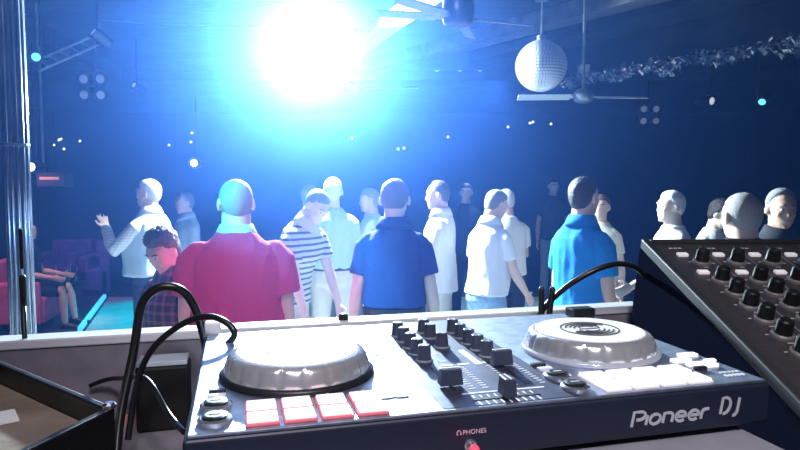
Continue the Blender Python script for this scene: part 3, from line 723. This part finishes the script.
# 12 white polo
person('man in a loose white polo and light blue jeans with head bowed', at(487, 4.6), 4.6, -50, 1.675, .92, lean=5, head=(-12, 18, 0), hair=('short', 'grey'), shirt='white', pants='jeans', vox=.008, hem=.93, collar='white', belly=.05,
       aR=((.15, .25, -1), (-.05, .8, -.9)), aL=((-.15, .05, -1), (0, .3, -1)))
# 13 white tee dark trousers
person('person in a white T-shirt and dark trousers behind the bowed man in jeans', at(507, 5.5), 5.5, 10, 1.665, .98, head=(10, 10, 0), hair=('short', 'white'), shirt='white', pants='dnavy', vox=.010, hem=.95,
       aR=((.2, .3, -1), (-.2, .8, .2)), aL=((-.18, .1, -1), (0, .4, -1)))
# 14 far man dark tee
person('man in a dark T-shirt standing alone at the far edge of the floor', at(553, 9.3), 9.3, 175, 1.80, .95, head=(10, 0, 0), hair=('short', 'dark'), shirt='dark', pants='grey', vox=.012, skin=SK)
# 15 pale figure
person('person in pale clothes mostly hidden behind the bright blue shirt', at(601, 5.3), 5.3, 150, 1.62, .85, hair=('short', 'brown'), shirt='cream', pants='khaki', vox=.011)
# 16 reaching man
person('grey-haired man in a white shirt reaching an arm to the left', at(672, 4.3), 4.3, 88, 1.66, 1.0, head=(4, 0, 0), hair=('short', 'white'), shirt='white', pants='dark', vox=.008, belly=.04,
       aL=((-.1, .6, -.75), (-.45, .8, -.27)), aR=((.15, .1, -1), (0, .5, -1)), skin=SKP)
# 17 woman dark hair
person('dark-haired person in a white top looking down', at(709, 5.0), 5.0, -150, 1.585, .92, lean=6, head=(12, 16, 0), hair=('curly', 'dark'), shirt='white', pants='dark', vox=.009, aR=((.2, .3, -1), (-.4, .9, .1)), aL=((-.2, .3, -1), (.4, .9, .1)), skin=SKP)
# 18 bald man
person('man with a shaved head, back turned, in navy just beyond the mixing desk', at(744, 2.75), 2.75, 8, 1.67, 1.05, head=(0, 3, 0), hair=('buzz', 'cropped'), shirt='dnavy', pants='black', collar='dnavy', vox=.007, hw=1.08, skin=SK)
# 19 smiling man
person('man in a dark shirt facing the booth, right beside the man with the shaved head', at(780, 3.5), 3.5, 150, 1.68, 1.05, head=(22, 6, 0), hair=('receding', 'grey'), shirt='dnavy', sleeve='long', pants='black', vox=.007, collar='dark', skin=SK2)
# 20 seated person
SX, SY = at(21, 7.3), 7.3
person('seated person in dark shorts with bare legs on a pink chair', SX, SY+.1, -80, 1.70, .95, hair=('short', 'dark'), shirt='dnavy', pants='black', shorts=True, vox=.010,
       lR=((.10, 1, .02), (.02, .05, -1)), lL=((-.10, 1, .02), (-.02, .12, -1)), aR=((.1, .3, -1), (0, 1, -.2)), aL=((-.1, .3, -1), (0, 1, -.2)), seat=True, face=False)

# ------------------------------------------------------------------ furniture at the far left
M_pink = mat('pink_upholstery', (.75, .12, .25), .7, nscale=8, namp=.25); M_purple = mat('purple_upholstery', (.16, .09, .35), .6, nscale=6, namp=.3)
ch = empty('armchair', (SX-.02, SY+.08, 0), R(-80), 'pink upholstered tub chair under the seated person', 'chair')
b = MB(); b.box(-.26, .26, -.25, .28, .10, .40); b.build('seat', M_pink, ch, bevel=.03)
b = MB(); b.box(-.30, .30, -.36, -.25, .10, .82); b.build('backrest', M_pink, ch, bevel=.03)
for sx in (-1, 1):
    b = MB(); b.box(.26*sx if sx > 0 else -.34, .34 if sx > 0 else -.26, -.26, .26, .10, .60); b.build('armrest', M_pink, ch, bevel=.03)
    for sy in (-.22, .2):
        b = MB(); b.tube([(.22*sx, sy, 0), (.22*sx, sy, .11)], .018, rnd=False); b.build('leg', M_black, ch)
def sofa(px0, px1, d, label, h=.80):
    x0, x1 = at(px0, d), at(px1, d); w_ = x1-x0; so = empty('sofa', ((x0+x1)/2, d, 0), 0, label, 'sofa', None)
    b = MB(); b.box(-w_/2, w_/2, 0, .75, .06, .42); b.build('seat', M_purple, so, bevel=.04)
    b = MB(); b.box(-w_/2, w_/2, .55, .80, .40, h); b.build('backrest', M_purple, so, bevel=.04)
    for s_ in (-1, 1):
        b = MB(); b.box(w_/2*s_-(.16 if s_ > 0 else 0), w_/2*s_+(.16 if s_ < 0 else 0), 0, .78, .06, .62); b.build('armrest', M_purple, so, bevel=.04)
    b = MB(); b.box(-w_/2+.05, w_/2-.05, .05, .7, 0, .06); b.build('plinth', M_black, so)
sofa(30, 73, 9.9, 'purple sofa behind the dark drinks table, the one nearer the column')
sofa(75, 107, 9.5, 'purple sofa beside the blue light strip, next to the drinks table', .84)
tx, ty = at(62, 8.35), 8.35
tb = empty('coffee_table', (tx, ty, 0), 0, 'low dark table with drinks glasses beside the pink chair', 'table')
b = MB(); b.box(-.24, .24, -.24, .24, .36, .39); b.build('table_top', M_black, tb, bevel=.005)
b = MB(); b.lathe([(.16, 0), (.16, .02), (.03, .03), (.03, .36)], 24); b.build('pedestal', M_black, tb)
M_glass = mat('drinking_glass', (.45, .6, .75), .08, spec=.8); M_glass.node_tree.nodes['Principled BSDF'].inputs['Transmission Weight'].default_value = .7
M_straw = mat('white_straw', (.85, .85, .9), .4)
gl = [(-.14, .0, .15, 'tall drinks glass with a straw, closest to the pink chair'), (.05, .02, .20, 'dark bottle-shaped glass in the middle of the low table'), (.16, -.03, .15, 'tall drinks glass with a straw at the sofa end of the table')]
for (gx, gy, gh, lb) in gl:
    g = empty('drinking_glass', (tx+gx, ty+gy, .39), 0, lb, 'glass', 'glasses on the low table')
    b = MB(); b.lathe([(.026, 0), (.034, gh*.5), (.036, gh), (.033, gh), (.030, gh*.5), (.022, .008)] if gh < .18 else [(.03, 0), (.03, .12), (.013, .16), (.012, .2)], 20); b.build('tumbler', M_glass, g, smooth=True)
    b = MB(); b.tube([(.0, 0, .01), (.03, 0, gh+.07)], .004, n=8); b.build('straw', M_straw, g, smooth=True)
M_strip = mat('led_strip_blue', (.05, .3, .8), .4, emis=(.05, .45, 1.0), es=1.6)
a, c_ = Vector((-4.52, 9.4, 0)), Vector((-3.77, 7.2, 0)); dd = (c_-a).normalized(); nn = Vector((-dd.y, dd.x, 0))*.022
b = MB(); v = [a-nn, c_-nn, c_+nn, a+nn]; b.add(v+[q+V3(0, 0, .05) for q in v], [(3,2,1,0),(4,5,6,7),(0,1,5,4),(1,2,6,5),(2,3,7,6),(3,0,4,7)])
tag(b.build('light_strip', M_strip), 'glowing blue light strip along the left edge of the dance floor', 'light strip')

# ------------------------------------------------------------------ ceiling equipment
M_bulb = mat('spot_bulb', (.9, .95, 1), .3, emis=(.85, .95, 1.0), es=60)
sl = empty('stage_spotlight', LAMP, 0, 'dazzling white stage spotlight hanging over the middle of the dance floor', 'spotlight')
rotm = Matrix.Rotation(R(90+12), 4, 'X')
b = MB(); b.lathe([(.10, -.30), (.12, -.28), (.13, -.02), (.135, 0), (.125, 0), (.12, -.05), (.06, -.1)], 40, M=rotm); b.build('housing', M_black, sl, smooth=False)
b = MB(); b.lathe([(.118, -.03), (.118, -.02), (.10, -.012)], 40, M=rotm); b.build('lamp_lens', M_bulb, sl)
b = MB(); b.tube([(-.15, .1, 0), (-.15, .1, .2), (.15, .1, .2), (.15, .1, 0)], .012, rnd=False); b.tube([(0, .1, .2), (0, .1, ZT-LAMP.z)], .015, rnd=False); b.build('yoke', M_black, sl)
key.parent = sl; key.location = (0, -.10, -.03)

def fan(loc, label, rots, blade=.58, m=None, drop=None, big=False):
    f = empty('ceiling_fan', loc, 0, label, 'fan', 'ceiling fans')
    b = MB(); b.lathe([(.04, -.05), (.075, -.03), (.085, .02), (.06, .055), (.02, .07)] if not big else [(.045, -.035), (.068, -.025), (.074, .02), (.072, .08), (.045, .12), (.02, .14)], 28); b.build('motor', M_black if big else M_beam, f, smooth=True)
    b = MB(); b.tube([(0, 0, .05), (0, 0, ZT-loc[2])], .012, rnd=False); b.build('rod', M_beam, f)
    b = MB(); b.lathe([(.05, ZT-loc[2]-.05), (.06, ZT-loc[2])], 20); b.build('canopy', M_beam, f)
    for a in rots:
        Mr = Matrix.Rotation(R(a), 4, 'Z') @ Matrix.Rotation(R(14), 4, 'X')
        b = MB(); bw_ = .03 if big else .055; b.box(.10, .13+blade, -bw_, bw_, -.004, .004, Mr); b.box(.06, .16, -.015, .015, -.006, .006, Mr); b.build('blade', M_whitepl if not big else M_beam, f, bevel=.002)
    return f
p = P(583, 97, 5.15); fan(p, 'white ceiling fan with two long thin blades right of the mirror ball', (4, 176), .40)
p = P(352, 88, 6.6); fan(p, 'ceiling fan half lost in the glare with one blade to the right', (0, 180))
p = P(458, 18, 2.9); fan((p.x, p.y, p.z), 'dark domed ceiling fan overhead near the top of the view', (192, 226, 20, 75), .26, big=True)

# mirror ball
mb_ = P(541, 66, 5.2)
db = empty('mirror_ball', mb_, 0, 'silver mirror ball hanging from the ceiling', 'mirror ball')
M_mir = mat('mirror_tiles', (.85, .88, .95), .45, metal=.55)
b = MB(); RB = .208; nlat = 26
v = []; f = []
for i in range(nlat):
    t0 = -math.pi/2+math.pi*i/nlat; t1 = t0+math.pi/nlat; tm = (t0+t1)/2; nl = max(5, int(2*nlat*math.cos(tm)))
    for j in range(nl):
        a0 = 2*math.pi*j/nl; a1 = 2*math.pi*(j+1)/nl; g = .06*(a1-a0); gt = .06*(t1-t0)
        q = [Vector((math.cos(t)*math.cos(a_), math.cos(t)*math.sin(a_), math.sin(t)))*RB for (t, a_) in ((t0+gt, a0+g), (t0+gt, a1-g), (t1-gt, a1-g), (t1-gt, a0+g))]
        n_ = (q[0]+q[1]+q[2]+q[3]).normalized(); jt = Vector((random.uniform(-1,1), random.uniform(-1,1), random.uniform(-1,1)))*.03
        b.add([p_+n_*(.002+jt.dot(p_-n_*RB)) for p_ in q]+[p_*.985 for p_ in q], [(0,1,2,3),(0,4,5,1),(1,5,6,2),(2,6,7,3),(3,7,4,0)])
b.build('mirror_tile_skin', M_mir, db)
b = MB(); b.ell((0,0,0), (RB*.992,)*3, n=48, m=32); b.build('core', mat('ball_core', (.05, .05, .06), .6), db, smooth=True)
b = MB(); b.lathe([(.04, RB-.01), (.04, RB+.035), (.012, RB+.05)], 20); b.tube([(0,0,RB+.04), (0,0,ZT-mb_.z-.12)], .008, rnd=False); b.build('hanging_rod', M_steel, db)
b = MB(); b.lathe([(.055, ZT-mb_.z-.12), (.055, ZT-mb_.z)], 20); b.build('motor', M_beam, db)

def cluster(px, py, d, label, hang=True):
    q = P(px, py, d); c = empty('lamp_cluster', q, 0, label, 'lamp cluster', 'four-lamp clusters')
    for dx, dz_ in ((-.09, .085), (.09, .085), (-.09, -.085), (.09, -.085)):
        Mr = Matrix.Translation((dx, 0, dz_)) @ Matrix.Rotation(R(100), 4, 'X')
        b = MB(); b.lathe([(.04, -.16), (.05, -.14), (.078, -.02), (.082, 0), (.07, 0)], 24, M=Mr); l = b.build('lamp_can', M_black, c)
        b = MB(); b.lathe([(.07, -.012), (.07, -.006), (.03, .004)], 24, M=Mr); b.build('lens', M_plens, l)
    b = MB(); b.tube([(0, .08, -.1), (0, .08, ZT-q.z)], .012, rnd=False); b.box(-.12, .12, .06, .08, -.012, .012); b.build('bracket', M_black, c)
M_plens = mat('par_lens', (.4, .45, .55), .25, emis=(.35, .45, .8), es=.16)
cluster(92, 87, 6.8, 'cluster of four round lamps on the dark left side')
cluster(650, 115, 9.0, 'cluster of four round lamps low on the right of the far wall')

def spot(px, py, d, label, lens_m, aim=(0, 0), r=.07, group='small spotlights'):
    q = P(px, py, d); c = empty('spotlight', q, 0, label, 'spotlight', group)
    Mr = Matrix.Rotation(R(aim[0]), 4, 'Z') @ Matrix.Rotation(R(90+aim[1]), 4, 'X')
    b = MB(); b.lathe([(r*.6, -r*3), (r*.8, -r*2.8), (r, 0), (r*.88, 0)], 24, M=Mr); b.build('housing', M_beam if r > .085 else M_black, c)
    b = MB(); b.lathe([(r*.88, -.012), (r*.88, -.004), (r*.3, .004)], 24, M=Mr); b.build('lens', lens_m, c)
    b = MB(); b.tube([(0, r*1.4, 0), (0, r*1.4, ZT-q.z)], .010, rnd=False); b.tube([(-r*1.05, r*1.4, 0), (r*1.05, r*1.4, 0)], .008, rnd=False); b.build('bracket', M_black, c)
LB = mat('lens_blue_lit', (.1, .5, .9), .3, emis=(.10, .62, 1.0), es=2.2); LW = mat('lens_white_lit', (.7, .75, .9), .3, emis=(.62, .70, 1.0), es=.75)
LD = mat('lens_dim', (.4, .5, .7), .3, emis=(.25, .4, .85), es=.45); LX = mat('lens_warm_lit', (1, .95, .8), .3, emis=(1.0, .93, .75), es=4)
spot(36, 57, 5.5, 'small spotlight glowing blue beside the fluted column', LB, (30, 10), .06)
spot(93, 32, 5.6, 'slim tilted spotlight above the cluster of four lamps on the left', LD, (-40, -30), .06)
spot(134, 85, 7.0, 'tiny dim spotlight to the right of the left lamp cluster', LD, (-30, -20), .05)
spot(712, 101, 7.5, 'small oval white spotlight near the blue one on the right', LW, (25, 10), .075)
spot(762, 102, 7.2, 'bright blue spotlight at the far right under the ceiling beam', LB, (-48, 30), .065)
spot(194, 163, 10.5, 'warm glowing spotlight low on the dark far wall', LX, (0, 0), .10)
spot(31, 167, 6.3, 'round white lamp half hidden by the fluted column', LX, (0, 0), .07)
bo = P(55, 178, 7.2); wb = empty('wall_speaker', bo, 0, 'small box speaker with an orange-lit front hanging right of the column', 'speaker')
b = MB(); b.box(-.16, .16, -.1, .1, -.10, .06); b.build('cabinet', mat('speaker_cabinet', (.05, .04, .05), .6), wb, bevel=.01)
b = MB(); b.box(-.12, .10, -.104, -.1, -.02, .012); b.build('orange_lit_patch', mat('orange_light_tint', (.7, .35, .3), .5, emis=(.9, .35, .3), es=.25), wb)  # orange light on the cabinet, put in as a faintly glowing strip
b = MB(); b.tube([(-.13, 0, .05), (-.13, 0, ZT-bo.z)], .014, rnd=False); b.build('hanging_rod', M_beam, wb)

# beams and truss
def beam(name, a, c, w_, h, m, label, cat='beam'):
    a, c = Vector(a), Vector(c); d = c-a; L = d.length; r = Matrix.Translation(a) @ d.to_track_quat('Y', 'Z').to_matrix().to_4x4()
    b = MB(); b.box(-w_/2, w_/2, 0, L, 0, h, r); return tag(b.build(name, m, bevel=.004), label, cat)
beam('lighting_beam', (.42, 4.0, 3.06), (-.62, 6.9, 3.06), .20, .07, mat('white_beam', (.75, .78, .82), .4), 'white painted beam running over the dazzling spotlight')
a, c_ = Vector((2.05, 7.65, 3.02)), Vector((4.3, 4.35, 3.02))
beam('ceiling_beam', a, c_, .14, ZT-3.02-.001, M_ceil, 'dark diagonal ceiling beam on the right carrying a foil garland')
beam('ceiling_beam', (-.3, 8.2, 3.20), (3.3, 3.4, 3.20), .22, ZT-3.2-.001, M_beam, 'wide grey ceiling beam behind the domed fan')
beam('ceiling_beam', (.9, 7.9, 3.24), (3.9, 3.0, 3.24), .10, ZT-3.24-.001, M_ceil, 'narrow dark ceiling beam beside the mirror ball rod')
beam('ceiling_beam', (-3.4, 3.6, 3.16), (-3.9, 8.7, 3.16), .12, ZT-3.16-.001, M_ceil, 'dark ceiling beam on the left above the slim spotlight')
# foil garland draped along the beam
M_foil = mat('silver_foil', (.55, .6, .7), .25, metal=1)
b = MB(); d = (c_-a)
for i in range(1500):
    t = random.random(); q = a+d*t+V3(-.085-random.random()*.05, -.06, -.02-random.random()*.14*(0.5+.5*abs(math.sin(t*22)))); e = V3(random.uniform(-1,1), random.uniform(-1,1), random.uniform(-1,1))*.055; g = V3(random.uniform(-1,1), random.uniform(-1,1), random.uniform(-1,1))*.028
    b.add([q, q+e, q+e+g, q+g, q+g*.3+V3(0,0,.004)], [(0,1,2,3), (0,4,1), (1,4,2), (2,4,3), (3,4,0)])
b.tube([a+V3(-.10, -.06, -.04), a+d*.5+V3(-.10, -.06, -.06), c_+V3(-.10, -.06, -.04)], .004, n=8)
tag(b.build('foil_garland', M_foil), 'silver foil garland along the diagonal beam on the right', 'garland', kind='stuff')
b = MB()
lt = empty('lighting_truss', (0, 0, 0), 0, 'thin metal lighting bar above the left lamp cluster', 'truss')
q0, q1 = P(38, 60, 5.7), P(100, 33, 5.9)
b.tube([q0, q1], .012, rnd=False); b.build('upper_tube', M_beam, lt); b = MB(); b.tube([q0+V3(0, 0, -.1), q1+V3(0, 0, -.1)], .012, rnd=False); b.build('lower_tube', M_beam, lt)
b = MB()
for k in range(6):
    u0 = q0.lerp(q1, k/6); u1 = q0.lerp(q1, (k+1)/6); b.tube([u0, u1+V3(0, 0, -.1)], .006, n=8, rnd=False)
b.build('lacing', M_beam, lt)
b = MB(); b.tube([q1, V3(q1.x, q1.y, ZT)], .01, rnd=False); b.tube([q0, V3(q0.x, q0.y, ZT)], .01, rnd=False); b.build('hanger', M_beam, lt)
cable('ceiling_wire', 'thin wire sagging under the ceiling toward the spotlight', [P(100, 20, 5.9), P(150, 24, 5.8), P(230, 28, 5.6), LAMP+V3(-.15, .1, .25)], .004, M_beam, 'wire')
# small box by the fan
q = P(594, 71, 7.4); pj = empty('projector', q, 0, 'small pale box mounted under the ceiling behind the right-hand fan', 'projector')
b = MB(); b.box(-.18, .18, -.1, .1, -.06, .06); b.build('housing', M_whitepl, pj, bevel=.01)
b = MB(); b.tube([(0, 0, .05), (0, 0, ZT-q.z)], .015, rnd=False); b.build('mount', M_beam, pj)
b = MB(); b.lathe([(.035, -.13), (.035, -.1)], 16, M=Matrix.Rotation(R(0), 4, 'X') @ Matrix.Translation((.08, 0, 0)) @ Matrix.Rotation(R(90), 4, 'X') @ Matrix.Translation((0,0,.23))); b.build('lens', M_lens, pj)
# small lights on the far wall and on the right beam
M_tiny = mat('tiny_white_light', (.9, .95, 1), .3, emis=(.8, .92, 1.0), es=3.5)
tiny = None
for (px, py) in ((54, 145), (61, 139), (59, 140), (80, 141), (64, 149), (35, 148), (169, 145), (191, 142), (192, 133), (352, 138), (398, 149), (404, 148), (448, 137), (508, 127), (530, 123), (533, 122), (551, 124)):
    q = P(px, py, YB-.03)
    if tiny is None:
        b = MB(); b.lathe([(.022, 0), (.018, .012), (.008, .018)], 12, M=Matrix.Rotation(R(90), 4, 'X')); tiny = b.build('wall_light', M_tiny); o = tiny
    else: o = tiny.copy(); COL.objects.link(o)
    o.location = q; tag(o, 'tiny white point of light on the dark far wall', 'light', 'points of light on the far wall')
tiny2 = None
for i, (px, py, d) in enumerate(((625, 69, 7.2), (641, 66, 6.9), (656, 63, 6.7), (673, 60, 6.5))):
    t = (px-620)/(800-620); q = a.lerp(c_, max(0, t*.55+.12)); q = P(px, py, q.y-.3)
    if tiny2 is None:
        b = MB(); b.ell((0,0,0), (.011, .011, .011), n=12, m=8); tiny2 = b.build('fairy_light', M_tiny); o = tiny2
    else: o = tiny2.copy(); COL.objects.link(o)
    o.location = q; tag(o, ['first', 'second', 'third', 'fourth'][i]+' tiny fairy light along the foil garland, counted from its far end', 'light', 'fairy lights by the foil garland')
for i, px in enumerate((437, 460, 480)):
    q = P(px, 68, 8.97); b = MB(); b.lathe([(.05, 0), (.045, .02), (.03, .025)], 20, M=Matrix.Translation(q) @ Matrix.Rotation(R(90), 4, 'X'))
    tag(b.build('downlight', mat('dim_downlight_%d' % i, (.4, .5, .7), .4, emis=(.3, .5, .9), es=.5)), ['leftmost', 'middle', 'rightmost'][i]+' of three small dim round lamps on the dark soffit under the domed fan', 'light', 'row of three dim round lamps')

# ------------------------------------------------------------------ haze in the air
hm = bpy.data.materials.new('haze'); hm.use_nodes = True; nt = hm.node_tree; nt.nodes.clear()
out = nt.nodes.new('ShaderNodeOutputMaterial'); vs = nt.nodes.new('ShaderNodeVolumeScatter')
vs.inputs['Color'].default_value = (.10, .28, 1.0, 1); vs.inputs['Density'].default_value = .040; vs.inputs['Anisotropy'].default_value = .83
nt.links.new(vs.outputs[0], out.inputs['Volume'])
b = MB(); b.box(XL+.05, XR-.05, 1.05, YB-.05, .02, ZT-.01)
o = b.build('haze', hm); tag(o, 'thin blue-lit haze filling the air over the dance floor', 'haze', kind='stuff')
